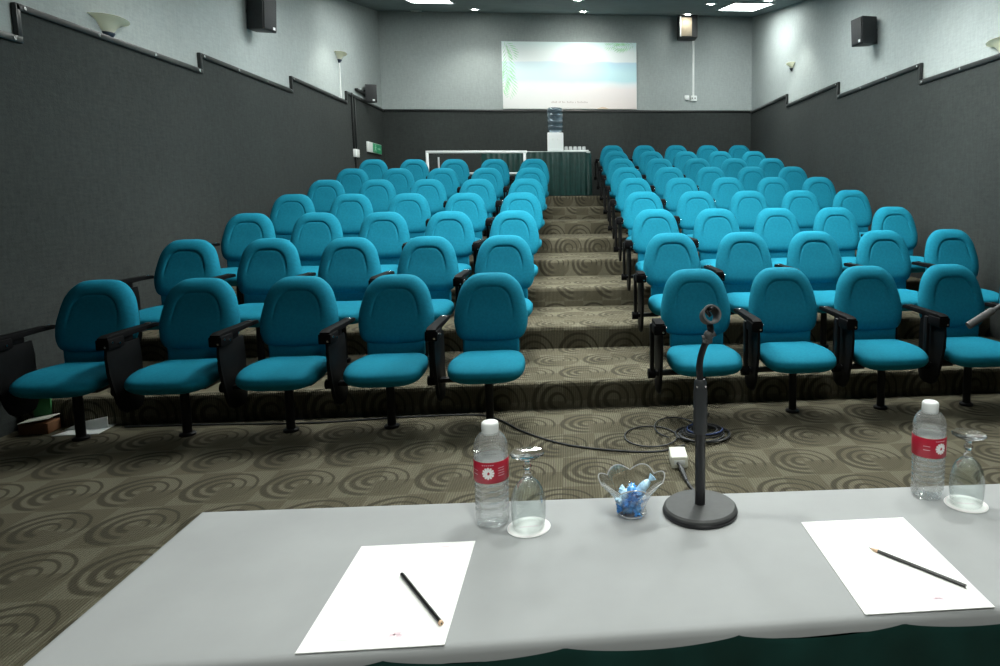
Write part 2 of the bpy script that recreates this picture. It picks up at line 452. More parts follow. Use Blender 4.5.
b = MB(); b.box((XL, YB - .034, 3.0), (XR, YB, 3.04), .006); struct('trim_%d' % tn[0], b, M['trim'], True)
tn[0] += 1
b = MB(); b.box((XL, 11.25, 3.125), (XL + .05, 12.2, 3.165), .006); struct('trim_%d' % tn[0], b, M['trim'], True)

# ------------------------------------------------------------------ theatre chair
def polar_outline(ctrl, centre, n):
    """resample a closed smooth outline at n equal angles round the centre"""
    pts = catmull(ctrl, 14); cx, cz = centre
    pol = sorted((math.atan2(p[1] - cz, p[0] - cx), math.hypot(p[0] - cx, p[1] - cz)) for p in [(q.x, q.y) for q in pts])
    out = []
    for k in range(n):
        a = -PI + 2 * PI * k / n
        j = 0
        lo = pol[-1]; lo = (lo[0] - 2 * PI, lo[1])
        for hi in pol + [(pol[0][0] + 2 * PI, pol[0][1])]:
            if hi[0] >= a: break
            lo = hi
        t = 0 if hi[0] == lo[0] else (a - lo[0]) / (hi[0] - lo[0])
        out.append((a, lo[1] + (hi[1] - lo[1]) * t))
    return out
def mirror(h): return h + [(-x, z) for x, z in reversed(h) if abs(x) > 1e-6]
BACK = mirror([(0, .911), (.06, .910), (.108, .901), (.145, .877), (.176, .843), (.198, .800), (.215, .738), (.2275, .675), (.231, .625), (.225, .572), (.208, .526), (.182, .502), (.145, .491), (.09, .488), (0, .486)])
def recline(z): return .135 + (z - .5) * .235
RHO = [0, .15, .3, .42, .5, .545, .575, .595, .61, .625, .645, .675, .72, .77, .82, .87, .91, .945, .97, .988, 1.0]

def make_chair(label, loc):
    t = thing('theatre_chair', label, 'chair', loc, 0, 'teal theatre chairs in tiered rows')
    # backrest cushion: puffy rim, arch-shaped seam, flat centre panel
    b = MB(); N = 72; zc = .70
    ol = polar_outline(BACK, (0, zc), N); rows = []
    for rho in RHO[1:]:
        row = []
        for a, R in ol:
            x = rho * R * math.cos(a); z = zc + rho * R * math.sin(a)
            fade = smooth01(math.sin(a), -.50, .25)
            edge = math.sqrt(max(0, 1 - max(0, (rho - .66) / .34) ** 2.2))
            h = .052 * edge - (.0075 * fade) * math.exp(-((rho - .61) / .030) ** 2) - .004 * (1 - smooth01(rho, .56, .64)) * smooth01(z, .60, .80)
            h += .010 * (1 - rho) * (1 - smooth01(z, .50, .72))
            row.append((x, recline(z) - h, z))
        rows.append(row)
    V = b.grid(rows, True)
    c = b.bm.verts.new((0, recline(zc) - .052 + .004, zc))
    for k in range(N): b.bm.faces.new((c, V[0][(k + 1) % N], V[0][k]))
    # rolled edge round to the rear
    rear = []
    for rho, dy in ((1.0, .014), (.97, .026), (.9, .034)):
        rear.append([(rho * R * math.cos(a), recline(zc + rho * R * math.sin(a)) + dy, zc + rho * R * math.sin(a)) for a, R in ol])
    prev = V[-1]
    for rr in rear:
        cur = [b.bm.verts.new(p) for p in rr]
        for k in range(N): b.bm.faces.new((prev[k], prev[(k + 1) % N], cur[(k + 1) % N], cur[k]))
        prev = cur
    b.bm.faces.new(prev)
    b.build('backrest', M['fabric'], t, angle=60)
    # moulded black shell behind it
    b = MB(); rows = []
    for rho, dy in ((.93, .030), (.93, .044), (.86, .058), (.6, .066), (.2, .068)):
        rows.append([(rho * R * math.cos(a), recline(zc + rho * R * math.sin(a)) + dy, zc + rho * R * math.sin(a)) for a, R in ol[::2]])
    V = b.grid(rows, True); b.bm.faces.new(V[-1]); b.build('back_shell', M['blackp'], t, angle=50)
    # lumbar pad between seat and backrest
    b = MB(); b.box((-.176, .112, .405), (.176, .160, .520), .018, 3); b.build('lumbar_cushion', M['fabric'], t)
    # seat cushion
    SEAT = mirror([(0, -.312), (.075, -.311), (.14, -.301), (.187, -.272), (.214, -.222), (.225, -.15), (.225, -.06), (.214, .02), (.2, .09), (.178, .13), (.13, .146), (0, .148)])
    b = MB(); yc = -.07; ol2 = polar_outline(SEAT, (0, yc), N)
    def ring(rho, top):
        row = []
        for a, R in ol2:
            x = rho * R * math.cos(a); y = yc + rho * R * math.sin(a)
            e = (1 - rho ** 3.4) ** (1 / 2.4)
            if top: z = .380 + .066 * e - .016 * smooth01(-y, .12, .28) + .010 * (x / .22) ** 2 * (1 - rho * .5)
            else: z = .380 - (.060 + .020 * smooth01(-y, .02, .24)) * e
            row.append((x, y, z))
        return row
    RS = [.12, .3, .5, .65, .77, .86, .92, .96, .985, 1.0]
    V = b.grid([ring(r, True) for r in RS] + [ring(r, False) for r in RS[-2::-1]], True)
    b.bm.faces.new(V[0]); b.bm.faces.new(V[-1])
    b.build('seat', M['fabric'], t, angle=70)
    # black steel under the seat
    b = MB(); b.box((-.16, -.12, .300), (.16, .13, .338), .006)
    b.box((-.05, .10, .312), (.05, .215, .335), .004); b.box((-.05, .185, .32), (.05, .215, .60), .006)
    b.build('seat_frame', M['blackm'], t)
    b = MB(); b.cyl((0, -.05, 0), (0, -.05, .32), .025, n=18); p = b.build('pedestal', M['blackm'], t)
    b = MB(); b.lathe([(0, .030), (.034, .030), (.044, .024), (.044, 0), (0, 0)], 24, Matrix.Translation((0, -.05, 0)))
    b.build('base_plate', M['blackm'], p)
    # armrest with hinge block and bright bolts, on the sitter's right
    ax = -.293; first_arm = set(bpy.data.objects)
    b = MB(); b.prism([(.27, .622), (.27, .642), (.245, .648), (-.16, .650), (-.20, .640), (-.20, .612), (-.10, .615), (.10, .622)], 'x', ax - .029, ax + .029, .005)
    arm = b.build('armrest', M['blackp'], t, angle=35)
    b = MB(); b.box((ax - .036, -.205, .572), (ax + .036, -.07, .632), .008); b.box((ax - .02, -.06, .585), (ax + .02, .03, .62), .005)
    hg = b.build('hinge_block', M['blackp'], arm)
    for (px_, py_, pz_, qx, qy) in ((ax + .034, -.18, .612, .008, 0), (ax + .034, -.12, .598, .008, 0), (ax + .018, -.203, .590, 0, -.007)):
        b = MB(); b.cyl((px_, py_, pz_), (px_ + qx, py_ + qy, pz_), .0062, n=10); b.build('bolt', M['bolt'], arm)
    b = MB(); b.box((ax - .016, .20, .645), (ax + .016, .23, .6525), .002); b.build('glint_plate', M['bolt'], arm)  # bright plate put in to imitate the glint on the arm's back end
    b = MB(); b.box((ax - .044, -.075, .30), (ax - .020, -.035, .62), .006)
    b.box((ax - .03, -.08, .296), (-.15, -.03, .322), .004)
    sb = b.build('support_bar', M['blackm'], t)
    b = MB(); b.cyl((ax - .058, -.055, .306), (ax - .012, -.055, .306), .030, n=18); b.build('pivot_knob', M['blackp'], sb)
    # writing tablet folded down beside the seat
    poly = [(-.195, .585), (-.203, .52), (-.194, .44), (-.168, .34), (-.135, .25), (-.110, .205), (-.075, .180), (.02, .172), (.065, .185), (.088, .22), (.094, .30), (.094, .50), (.085, .585)]
    b = MB(); b.prism(poly, 'x', ax + .002, ax + .019, .004)
    b.build('writing_tablet', M['tablet'], t, angle=30)
    for o in set(bpy.data.objects) - first_arm:      # the arm stands a little ahead of the seat centre
        if o.parent == t: o.location.y = -.05
    return t

ORD = ['', 'second', 'third', 'fourth', 'fifth', 'sixth', 'seventh', 'eighth', 'ninth']
def chair_label(side, i, j):
    row = 'front row' if i == 0 else ORD[i] + ' row'
    where = {0: 'aisle end', 4: 'wall end'}.get(j) or ORD[j] + ' from aisle'
    return 'teal theatre chair with black tablet arm, %s block, %s, %s' % (side, row, where)
PED = 4.274 - .24
SHORT = MB(); SHORT.prism([(-.03, .618), (-.03, .644), (-.16, .648), (-.20, .640), (-.20, .612), (-.10, .612)], 'x', -.293 - .029, -.293 + .029, .005)
SHORT = SHORT.mesh('short_armrest', M['blackp'], True, 35)
chair0 = None
for side, x0, sg, nrow in (('left', -.500, -1, 7), ('right', .822, 1, 9)):
    for i in range(nrow):
        for j in range(5):
            loc = (x0 + sg * .5867 * j, PED + .055 + RUN * i, tier_z(i) if i else -.011); lb = chair_label(side, i, j)
            if chair0 is None:
                chair0 = make_chair(lb, loc); index_kids()
            else:
                c = copy_tree(chair0); c.location = loc; c['label'] = lb
                if side == 'right' and j == 0:
                    for ch in c.children:
                        if ch.name.startswith('armrest'):
                            ch.data = SHORT
                            for g in ch.children:
                                if g.name.startswith('glint_plate'): bpy.data.objects.remove(g)

# ------------------------------------------------------------------ front table
TZ = .72
NEAR = lambda x: .925 + .003 * (x - .2)
FAR = lambda x: 1.392 - .031 * x
TXL, TXR = -.778, 1.62
t = thing('conference_table', 'long narrow table under the grey tablecloth in the foreground', 'table', (0, 0, 0))
b = MB(); b.prism([(TXL + .01, NEAR(TXL) + .012), (TXR - .01, NEAR(TXR) + .012), (TXR - .01, FAR(TXR) - .012), (TXL + .01, FAR(TXL) - .012)], 'z', TZ - .03, TZ - .002)
b.build('table_top', M['tabletop'], t, False)
for x in (TXL + .1, TXR - .1):
    for y in (1.0, 1.27):
        b = MB(); b.cyl((x, y, 0), (x, y, TZ - .03), .016); b.build('leg', M['blackm'], t)
# grey cloth: top, rounded edge, short drop
b = MB(); bw = []
def perim(x_in, nseg):
    P = []
    for k in range(nseg): x = TXL + (TXR - TXL) * k / nseg; P.append((x, NEAR(x), -1 if k == 0 else 0, -1))
    for k in range(8): y = NEAR(TXR) + (FAR(TXR) - NEAR(TXR)) * k / 8; P.append((TXR, y, 1, -1 if k == 0 else 0))
    for k in range(nseg): x = TXR - (TXR - TXL) * k / nseg; P.append((x, FAR(x), 1 if k == 0 else 0, 1))
    for k in range(8): y = FAR(TXL) - (FAR(TXL) - NEAR(TXL)) * k / 8; P.append((TXL, y, -1, 1 if k == 0 else 0))
    return P
PR = perim(0, 60)
def corner_soft(x, y, r=.014):
    # round the cloth corners in plan
    for cx, sx in ((TXL, 1), (TXR, -1)):
        for cy, sy in ((NEAR(cx), 1), (FAR(cx), -1)):
            dx, dy = (x - cx) * sx, (y - cy) * sy
            if 0 <= dx < r and 0 <= dy < r:
                ox, oy = cx + sx * r, cy + sy * r
                v = Vector((x - ox, y - oy)); 
                if v.length > r: v = v.normalized() * r; x, y = ox + v.x, oy + v.y
    return x, y
def drop(x, k):   # how far the cloth hangs before the skirt begins: pinned up every .19 m along the near side
    return .022 + .003 * math.sin(x * 9.0) + .002 * math.sin(x * 31)
rows = []
for off, dz in ((-.03, 0.0), (-.012, 0.0), (-.004, -.0015), (0, -.005), (.003, -.012)):
    row = []
    for (x, y, nx, ny) in PR:
        row.append((x + nx * off, y + ny * off, TZ + dz))
    rows.append(row)
rows.append([(x + nx * .005, y + ny * .005, TZ - drop(x + y, 0)) for (x, y, nx, ny) in PR])
V = b.grid(rows, True); b.bm.faces.new(V[0])
cl = b.build('tablecloth', M['cloth'], None, angle=60); tag(cl, 'smooth grey tablecloth laid over the long table in the foreground', 'tablecloth')
# dark green box-pleated skirt below it
b = MB(); rows = []
PR2 = perim(0, 420)
def pleat(s_): return .006 * math.sin(s_ * 46) + .004 * math.sin(s_ * 19 + 1)
for fz, amp in ((.010, .12), (.019, .25), (.045, .6), (.12, 1.0), (.35, 1.5), (.69, 2.0)):
    row = []
    for i, (x, y, nx, ny) in enumerate(PR2):
        s_ = x if ny else y
        pin = .013 * abs(math.sin((s_ + .016) * PI / .26)) ** .7 if fz < .1 else 0
        x2, y2 = x, y
        o_ = .0075 + .5 * pleat(s_) * amp if fz < .1 else .0135 + pleat(s_) * amp
        if fz < .015: o_ = .0055
        row.append((x2 + nx * (o_), y2 + ny * (o_), TZ - fz - pin))
    rows.append(row)
b.grid(rows, True)
sk = b.build('table_skirt', M['skirt'], None, angle=70); tag(sk, 'dark green pleated skirt pinned around the foreground table edge', 'table skirt')

# ------------------------------------------------------------------ things on the table
TT = TZ + .0005
def paper(label, corners):
    t = thing('paper_sheet', label, 'paper', (0, 0, 0), 0, 'letterhead sheets on the grey table')
    c = [Vector((x, y)) for x, y in corners]         # far-left, far-right, near-right, near-left
    b = MB(); b.prism([tuple(p) for p in c], 'z', TT, TT + .0014); b.build('sheet', M['paper'], t, False)
    def at(u, v): return c[3].lerp(c[2], u).lerp(c[0].lerp(c[1], u), v)
    def bar(mb, u0, u1, v0, v1): mb.prism([tuple(at(u0, v0)), tuple(at(u1, v0)), tuple(at(u1, v1)), tuple(at(u0, v1))], 'z', TT + .0014, TT + .0015)
    b = MB(); bar(b, .22, .78, .942, .948); bar(b, .30, .70, .930, .934); b.build('letterhead', M['pinkprint'], t, False)
    b = MB(); bar(b, .59, .63, .085, .105); bar(b, .615, .665, .095, .118); bar(b, .64, .68, .08, .10); b.build('crest', M['pinkprint'], t, False)
    for q_ in ((.18, .36, .075, .079), (.80, .90, .088, .093)):
        b = MB(); bar(b, *q_); b.build('footer_line', M['greyprint'], t, False)
def a4(cx, cy, a):
    R = Matrix.Rotation(a, 2); return [tuple(Vector((cx, cy)) + R @ Vector((u * .21, v * .297))) for u, v in ((-.5, .5), (.5, .5), (.5, -.5), (-.5, -.5))]
paper('white letterhead sheet lying on the table below the bottle at table centre', a4(-.293, 1.077, -.0136))
paper('white letterhead sheet with a sharpened pencil across it', a4(.553, 1.0777, -.0135))

def pencil(label, p, q, tip_at_p):
    t = thing('pencil', label, 'pencil', (0, 0, 0), 0, 'black pencils on the sheets')
    z = TT + .0014 + .0031
    p, q = Vector((*p, z)), Vector((*q, z)); d = (q - p).normalized()
    b = MB()
    s = p + d * .018 if tip_at_p else p
    b.cyl(s, q, .0033, n=6); b.build('barrel', M['pencil'], t, True, 30)
    b = MB()
    if tip_at_p: b.cyl(p + d * .004, s, .0011, .0036, n=12)
    else: b.cyl(q, q + d * .0045, .0037, .0037, n=12)
    b.build('wood_end', M['wood'], t)
    b = MB()
    if tip_at_p: b.cyl(p, p + d * .004, .0003, .0011, n=10)
    else: b.cyl(q + d * .0045, q + d * .0055, .0012, n=10)
    b.build('lead', M['lead'], t)
pencil('black pencil with its cut wooden end towards the near edge of the sheet', (-.296, 1.117), (-.205, .976), False)
pencil('black pencil with a pale sharpened point, lying slantwise on its sheet', (.537, 1.115), (.641, .981), True)

def bottle(label, x, y, face):
    t = thing('water_bottle', label, 'bottle', (x, y, TT), face, 'water bottles on the table')
    # clear ribbed body: petal foot, ribbed waist, label band, shoulder, neck
    prof = [(.0, .004), (.018, .003), (.026, 0), (.031, .004), (.0335, .012), (.0335, .022), (.0325, .028)]
    z = .03
    for k in range(6): prof += [(.0338, z + .003), (.0338, z + .006), (.0312, z + .010)]; z += .0118
    prof += [(.0335, z + .002), (.0335, .160), (.0325, .166), (.029, .176), (.022, .185), (.0155, .190), (.0135, .193), (.0135, .204)]
    def foot(r, z_, a): return r * (1 - (.10 * (.5 - .5 * math.cos(5 * a)) if z_ < .02 and r > .02 else 0))
    b = MB(); b.lathe(prof, 40, rfun=foot); b.build('bottle_body', M['pet'], t, angle=50)
    w = [(0, .005)] + [(r - .0012, zz + (.001 if zz < .01 else 0)) for r, zz in prof[1:] if zz < .1505] + [(.0322, .152), (0, .152)]
    b = MB(); b.lathe(w, 40, rfun=foot); b.build('water', M['water'], t, angle=50)
    b = MB(); b.lathe([(.0339, .0955), (.0343, .096), (.0343, .1375), (.0339, .138)], 40)
    lb = b.build('label', M['label'], t)
    b = MB(); b.lathe([(.0337, .096), (.0337, .1375)], 40); b.build('label_backing', M['white'], lb)
    # round white flower emblem on the front of the label, lettering strips above it
    def wrap(u, v, r=.0346): a = -PI / 2 + u / .0343; return (r * math.cos(a), r * math.sin(a), .1165 + v)
    b = MB()
    for k in range(12):
        a = 2 * PI * k / 12; ca, sa = math.cos(a), math.sin(a); w_ = .0020
        b.bm.faces.new([b.bm.verts.new(wrap(u * ca - v * sa, u * sa + v * ca)) for u, v in ((.0030, -w_ * .7), (.0108, -w_ * 1.15), (.0125, 0), (.0108, w_ * 1.15), (.0030, w_ * .7))])
    n = 20; b.bm.faces.new([b.bm.verts.new(wrap(.0078 * math.cos(2 * PI * k / n), .0078 * math.sin(2 * PI * k / n), .0345)) for k in range(n)])
    b.mi = 1; f = b.bm.faces.new([b.bm.verts.new(wrap(.0017 * math.cos(2 * PI * k / 10), .0017 * math.sin(2 * PI * k / 10), .0348)) for k in range(10)]); f.material_index = 1
    b.build('emblem', [M['white'], M['label']], lb)
    b = MB()
    for (u0, u1, v) in ((-.012, .012, .0155), (.020, .034, .008), (.020, .034, .003), (.020, .034, -.002), (.020, .034, -.007), (-.036, -.022, .004), (-.036, -.022, -.004)):
        m_ = 6
        for k in range(m_):
            ua, ub = u0 + (u1 - u0) * k / m_, u0 + (u1 - u0) * (k + .7) / m_
            b.bm.faces.new([b.bm.verts.new(wrap(u, vv)) for u, vv in ((ua, v), (ub, v), (ub, v + .0012), (ua, v + .0012))])
    b.build('fine_print', M['pinkprint'], lb)
    b = MB()
    prof = [(0, .2125), (.0140, .2125), (.0160, .2105), (.0166, .2075), (.0166, .1905), (.0155, .1885), (0, .1885)]
    prof = [(r, z_ - .003) for r, z_ in prof]
    b.lathe(prof, 48, rfun=lambda r, z_, a: r * (1 + (.02 * math.cos(24 * a) if r > .016 else 0))); b.build('cap', M['cap'], t, angle=50)
    return t
bottle('water bottle with red label, standing near the blue candy bowl side', -.161, 1.295, -.06)
bottle('water bottle with red label, standing at the right beyond the slanted pencil', .761, 1.316, .22)
bpy.data.objects['water_bottle']['label'] = 'water bottle with red label and white cap, left of the candy bowl'
bpy.data.objects['water_bottle.001']['label'] = 'water bottle with red label and white cap, right of the microphone stand'

def goblet(label, clabel, x, y, rz):
    c = thing('paper_coaster', clabel, 'coaster', (x, y, TT), rz, 'paper coasters under the goblets')
    b = MB(); b.lathe([(0, 0), (.0422, 0), (.0427, .0008), (.0422, .0016), (0, .0016)], 48); b.build('disc', M['paper'], c)
    b = MB()
    for k in range(9): b.box((-.018 + k * .004, -.0015, .0016), (-.0155 + k * .004, .0012 + .001 * (k % 3), .00175))
    b.build('print_line', M['pinkprint'], c, False)
    b = MB(); b.lathe([(.0393, .0016), (.0400, .0016), (.0400, .00172), (.0393, .00172)], 48); b.build('rim_line', M['pinkprint'], c)
    t = thing('wine_goblet', label, 'glass', (x, y, TT + .0018), rz, 'upturned goblets on the table')
    # upturned: rim down on the coaster
    bowl = [(.0300, 0), (.0315, .004), (.0335, .022), (.0345, .040), (.0335, .058), (.0295, .076), (.0220, .090), (.0130, .0985), (.0075, .1015)]
    inner = [(r - .0013 if r > .009 else r - .001, max(0, z_ - .0004)) for r, z_ in bowl]
    b = MB(); b.lathe(bowl, 40); b.lathe(inner, 40); b.build('bowl', M['glass'], t, angle=60)
    b = MB(); b.lathe([(0, .0985), (.0080, .0995), (.0095, .104), (.0068, .109), (.0050, .114), (.0058, .119), (.0092, .124), (.0058, .129), (.0056, .134), (.009, .139), (0, .139)], 28); b.build('stem', M['solidglass'], t, angle=60)
    b = MB(); b.lathe([(0, .1375), (.010, .1380), (.022, .1425), (.0310, .1475), (.0332, .1490), (.0324, .1512), (.024, .1500), (.014, .1485), (0, .1488)], 40, rfun=lambda r, z_, a: r * (1 + (.03 * math.cos(12 * a) if r > .02 else 0))); b.build('foot', M['solidglass'], t, angle=60)
goblet('upturned clear goblet beside the water bottle left of the candy bowl', 'round white paper coaster under the goblet left of the candy bowl', -.088, 1.268, .1)
goblet('upturned clear goblet at the right beside the bottle near the table end', 'round white paper coaster under the rightmost goblet', .820, 1.268, -.25)

# petal-edged glass bowl of blue wrapped sweets
bx, by = .120, 1.303
t = thing('candy_bowl', 'small clear glass bowl with petal rim holding blue sweets', 'bowl', (bx, by, TT), .2)
def petal(r, z_, a):
    f = smooth01(z_, .018, .075); return r * (1 + f * .13 * (abs(math.cos(3.5 * a)) - .5))
def petz(mb_rows): return mb_rows
rows = []; prof = [(.0, .004), (.020, .002), (.026, 0), (.0275, .004), (.027, .012), (.031, .026), (.040, .044), (.053, .060), (.066, .074)]
def bowl_rows(inset):
    out = []
    for r, z_ in prof[1:]:
        row = []
        for k in range(84):
            a = 2 * PI * k / 84; f = smooth01(z_, .02, .075); lobe = abs(math.cos(3.5 * a))
            rr = (r - inset) * (1 + f * .10 * (lobe - .4)); zz = z_ + f * .012 * (lobe - .6)
            row.append((rr * math.cos(a), rr * math.sin(a), zz + inset * .3))
        out.append(row)
    return out
b = MB(); Vo = b.grid(bowl_rows(0), True); Vi = b.grid(bowl_rows(.0018), True)
b.bm.faces.new(Vo[0]); 
for k in range(84): b.bm.faces.new((Vo[-1][k], Vo[-1][(k + 1) % 84], Vi[-1][(k + 1) % 84], Vi[-1][k]))
b.build('bowl_shell', M['bowlsolid'], t, angle=60)
b = MB(); b.tube([tuple(Vector(p) + Vector((0, 0, .0006))) for p in bowl_rows(.0009)[-1]], .0013, 6, True); b.build('rim', M['rim'], t)
b = MB(); b.lathe([(.0285, .002), (.0300, .003), (.0300, .0055), (.0285, .0065)], 40); b.build('foot_ring', M['rim'], t)
spots = [(-.010, -.008, .014, 'candy'), (.011, -.007, .015, 'candy'), (0, .012, .015, 'candy'), (-.014, .006, .030, 'candy'), (.014, .006, .030, 'candy2'),
         (0, -.014, .031, 'candy'), (-.004, .003, .044, 'candy2'), (.016, -.008, .044, 'candy'), (-.018, -.008, .045, 'candy2'), (.027, -.002, .056, 'candy2'), (-.002, -.010, .054, 'candy')]
where = ['at the bowl floor, left', 'at the bowl floor, right', 'at the bowl floor, back', 'halfway up the heap, left', 'halfway up the heap, right', 'at the front of the heap',
         'in the middle of the heap top', 'right of the heap top', 'left on the heap top', 'sticking out over the right petal', 'on the near crest of the heap']
for i, (dx, dy, dz, mk) in enumerate(spots):
    dx, dy = dx * .80, dy * .80
    t = thing('wrapped_sweet', '%s foil wrapped sweet %s in the glass bowl' % ('pale blue' if mk == 'candy2' else 'blue', where[i]), 'sweet', (bx + dx, by + dy, TT + dz), rnd.uniform(0, PI), 'blue sweets in the glass bowl')
    if i == 9: t.rotation_euler = (0, -.75, .15)
    else: t.rotation_euler = (rnd.uniform(-.5, .5), rnd.uniform(-.5, .5), rnd.uniform(0, PI))
    b = MB(); L = .013 if i != 9 else .021
    b.lathe([(0, -L), (.005, -L * .9), (.0090, -L * .45), (.0098, 0), (.0090, L * .45), (.005, L * .9), (0, L)], 14, Matrix.Rotation(PI / 2, 4, 'Y'), rfun=lambda r, z_, a: r * (1 + .07 * math.sin(7 * a + z_ * 300)))
    b.build('body', M[mk], t, angle=80)
    for sx in (-1, 1):
        b = MB()
        b.lathe([(.0022, sx * L * .92), (.0050, sx * (L + .004)), (.0078, sx * (L + .010))], 16, Matrix.Rotation(PI / 2, 4, 'Y') @ Matrix.Diagonal((1, 1, 1, 1)), rfun=lambda r, z_, a: r * (1 + .22 * math.cos(8 * a)))
        b.build('twist', M[mk], t, angle=80)

# desk microphone stand
mx, my = .260, 1.296
t = thing('microphone_stand', 'black desk microphone stand with round grey base and empty clip', 'microphone stand', (mx, my, TT))
b = MB(); b.lathe([(0, 0), (.0715, 0), (.0745, .003), (.0755, .008), (.0745, .013), (.0705, .0165), (0, .0185)], 64); bs = b.build('base', M['micbase'], t, angle=30)
b = MB(); b.lathe([(.0725, 0), (.0765, .001), (.0772, .006), (.0756, .0085)], 64); b.build('rubber_ring', M['micdark'], bs)
b = MB(); b.cyl((0, 0, .016), (0, 0, .20), .0105, n=24); b.build('lower_pole', M['micdark'], t)
b = MB(); b.lathe([(0, .168), (.0135, .168), (.0142, .172), (.0142, .254), (.0128, .260), (.0128, .274), (.010, .280), (0, .280)], 28); b.build('grip_sleeve', M['sleeve'], t, angle=40)
b = MB()
for a in (-.9, -2.2, .9, 2.2): b.cyl((.0122 * math.cos(a), .0122 * math.sin(a), .267), (.0142 * math.cos(a), .0142 * math.sin(a), .267), .0026, n=8)
b.build('set_screw', M['bolt'], t)
neck = catmull([(0, 0, .276), (-.002, 0, .300), (0, 0, .322), (.006, -.001, .344), (.014, -.002, .362), (.020, -.003, .376), (.018, -.003, .392)], 6, False)
b = MB(); b.tube(neck, .0068, 12); b.build('gooseneck', M['micdark'], t)
b = MB(); b.sphere((.016, -.003, .370), .0105, 16, 10); b.box((.004, -.010, .354), (.023, .005, .365), .003); b.cyl((.004, -.003, .364), (.029, -.003, .374), .006); jn = b.build('swivel_joint', M['micbase'], t)
b = MB(); b.cyl((.006, -.010, .360), (.006, -.013, .360), .003, n=10); b.cyl((.020, -.008, .368), (.020, -.011, .368), .003, n=10); b.build('joint_screw', M['bolt'], jn)
# clip: short open tube whose mouth looks at the camera
b = MB(); Rm = Matrix.Translation((.018, -.004, .411)) @ Matrix.Rotation(.15, 4, 'Z') @ Matrix.Rotation(PI / 2 - .35, 4, 'X')
b.lathe([(.0135, -.018), (.0160, -.018), (.0185, .0), (.0198, .012), (.0190, .0145), (.0160, .0145), (.0145, .012), (.0130, -.018)], 32, Rm)
cp = b.build('clip', M['rubber'], t, angle=50)
b = MB(); b.box((-.004, .008, -.02), (.004, .014, .02), .002, mat=Rm); b.box((-.003, -.003, -.004), (.003, .016, .004), .001, mat=Rm @ Matrix.Rotation(.6, 4, 'Z')); b.build('clip_tongue', M['micdark'], cp)

# ------------------------------------------------------------------ on the floor in front of the seats
def ring_pts(cx, cy, rx, ry, z, ph, n=28, turns=1.0, dz=0.0, drift=(0, 0)):
    return [(cx + drift[0] * k / n + rx * math.cos(ph + 2 * PI * turns * k / n), cy + drift[1] * k / n + ry * math.sin(ph + 2 * PI * turns * k / n), z + dz * k / n) for k in range(n + 1)]
t = thing('microphone_cable', 'dark cable coiled on the carpet behind the microphone stand and trailing left', 'cable', (0, 0, 0))
b = MB(); pts = []
for k in range(7):
    rr = .155 - .013 * k
    pts += ring_pts(.75 + .015 * math.sin(k * 2.1), 3.66 + .02 * math.cos(k * 1.7), rr, rr * .95, .008 + .006 * k, .4 + k * .3, 26, 1.0, .006)
pts = pts[::-1]
b.tube(catmull(pts[::2], 2, False), .0052, 7); b.build('coil', M['cable'], t)
b = MB()
b.tube(catmull(ring_pts(.45, 3.68, .15, .17, .007, .3, 24, 1.0, .004), 2, False), .0045, 7)
b.tube(catmull(ring_pts(.62, 3.80, .13, .19, .007, -.6, 24, .75, .004), 2, False), .0045, 7); b.build('loose_loop', M['cable'], t)
b = MB(); b.tube(catmull([(.62, 3.52, .008), (.45, 3.45, .006), (.2, 3.50, .006), (-.05, 3.62, .006), (-.28, 3.84, .006), (-.45, 4.08, .006), (-.62, 4.20, .006), (-1.1, 4.20, .006), (-1.6, 4.16, .006), (-2.2, 4.20, .006), (-2.72, 4.22, .006)], 10, False), .0055, 7); b.build('trailing_lead', M['cable'], t)
b = MB(); b.tube(catmull(ring_pts(.76, 3.66, .10, .10, .045, 1.2, 20, .8, .004), 2, False), .005, 7); b.build('blue_lead', M['bluecable'], t)

t = thing('power_adapter', 'cream plastic power box on the carpet beside the cable coil', 'power adapter', (.545, 3.29, 0), -.06)
b = MB(); b.box((-.043, -.07, 0), (.043, .075, .062), .007, 3); b.build('case', M['adapter'], t)
b = MB(); b.box((-.028, -.0705, .02), (.028, -.072, .045), .001); b.build('front_seam', M['whitep'], t)
b = MB(); b.tube(catmull([(-.01, -.07, .03), (.0, -.11, .028), (.012, -.17, .012), (.02, -.26, .008), (.045, -.4, .007), (.06, -.6, .006), (.02, -1.0, .006)], 8, False), .007, 8)
b.cyl((.002, -.12, .025), (.016, -.24, .009), .013, .009, 12); b.build('power_cord', M['cable'], t)

t = thing('paper_sheet', 'crumpled white paper lying on the floor under the wall end chair', 'paper', (-2.93, 4.18, 0), .1)
b = MB(); b.prism([(-.13, -.07), (.12, -.08), (.13, .09), (-.05, .10)], 'z', .002, .006); b.prism([(-.13, .002), (.12, .008), (.12, .075), (-.02, .052)], 'y', .02, .026); b.build('sheet', M['whitep'], t, False)
t = thing('carton', 'small brown carton lying on the floor by the wall under chairs', 'box', (-3.19, 4.20, 0), .05)
b = MB(); b.box((-.08, -.05, 0), (.08, .06, .065), .003); bx_ = b.build('carton_body', M['carton'], t)
b = MB(); b.prism([(-.08, .066), (.08, .09), (.08, .094), (-.08, .070)], 'y', -.05, .06); b.build('flap', M['adapter'], t, False)
t = thing('folder', 'green folder standing against the first step behind the brown carton', 'folder', (-3.215, 4.272, 0), 0)
b = MB(); b.box((-.05, -.006, 0), (.05, .008, .20), .002); b.build('cover', M['dkgreen'], t)
b = MB(); b.box((-.046, -.004, .012), (.048, .004, .205)); b.build('leaves', M['adapter'], t, False)

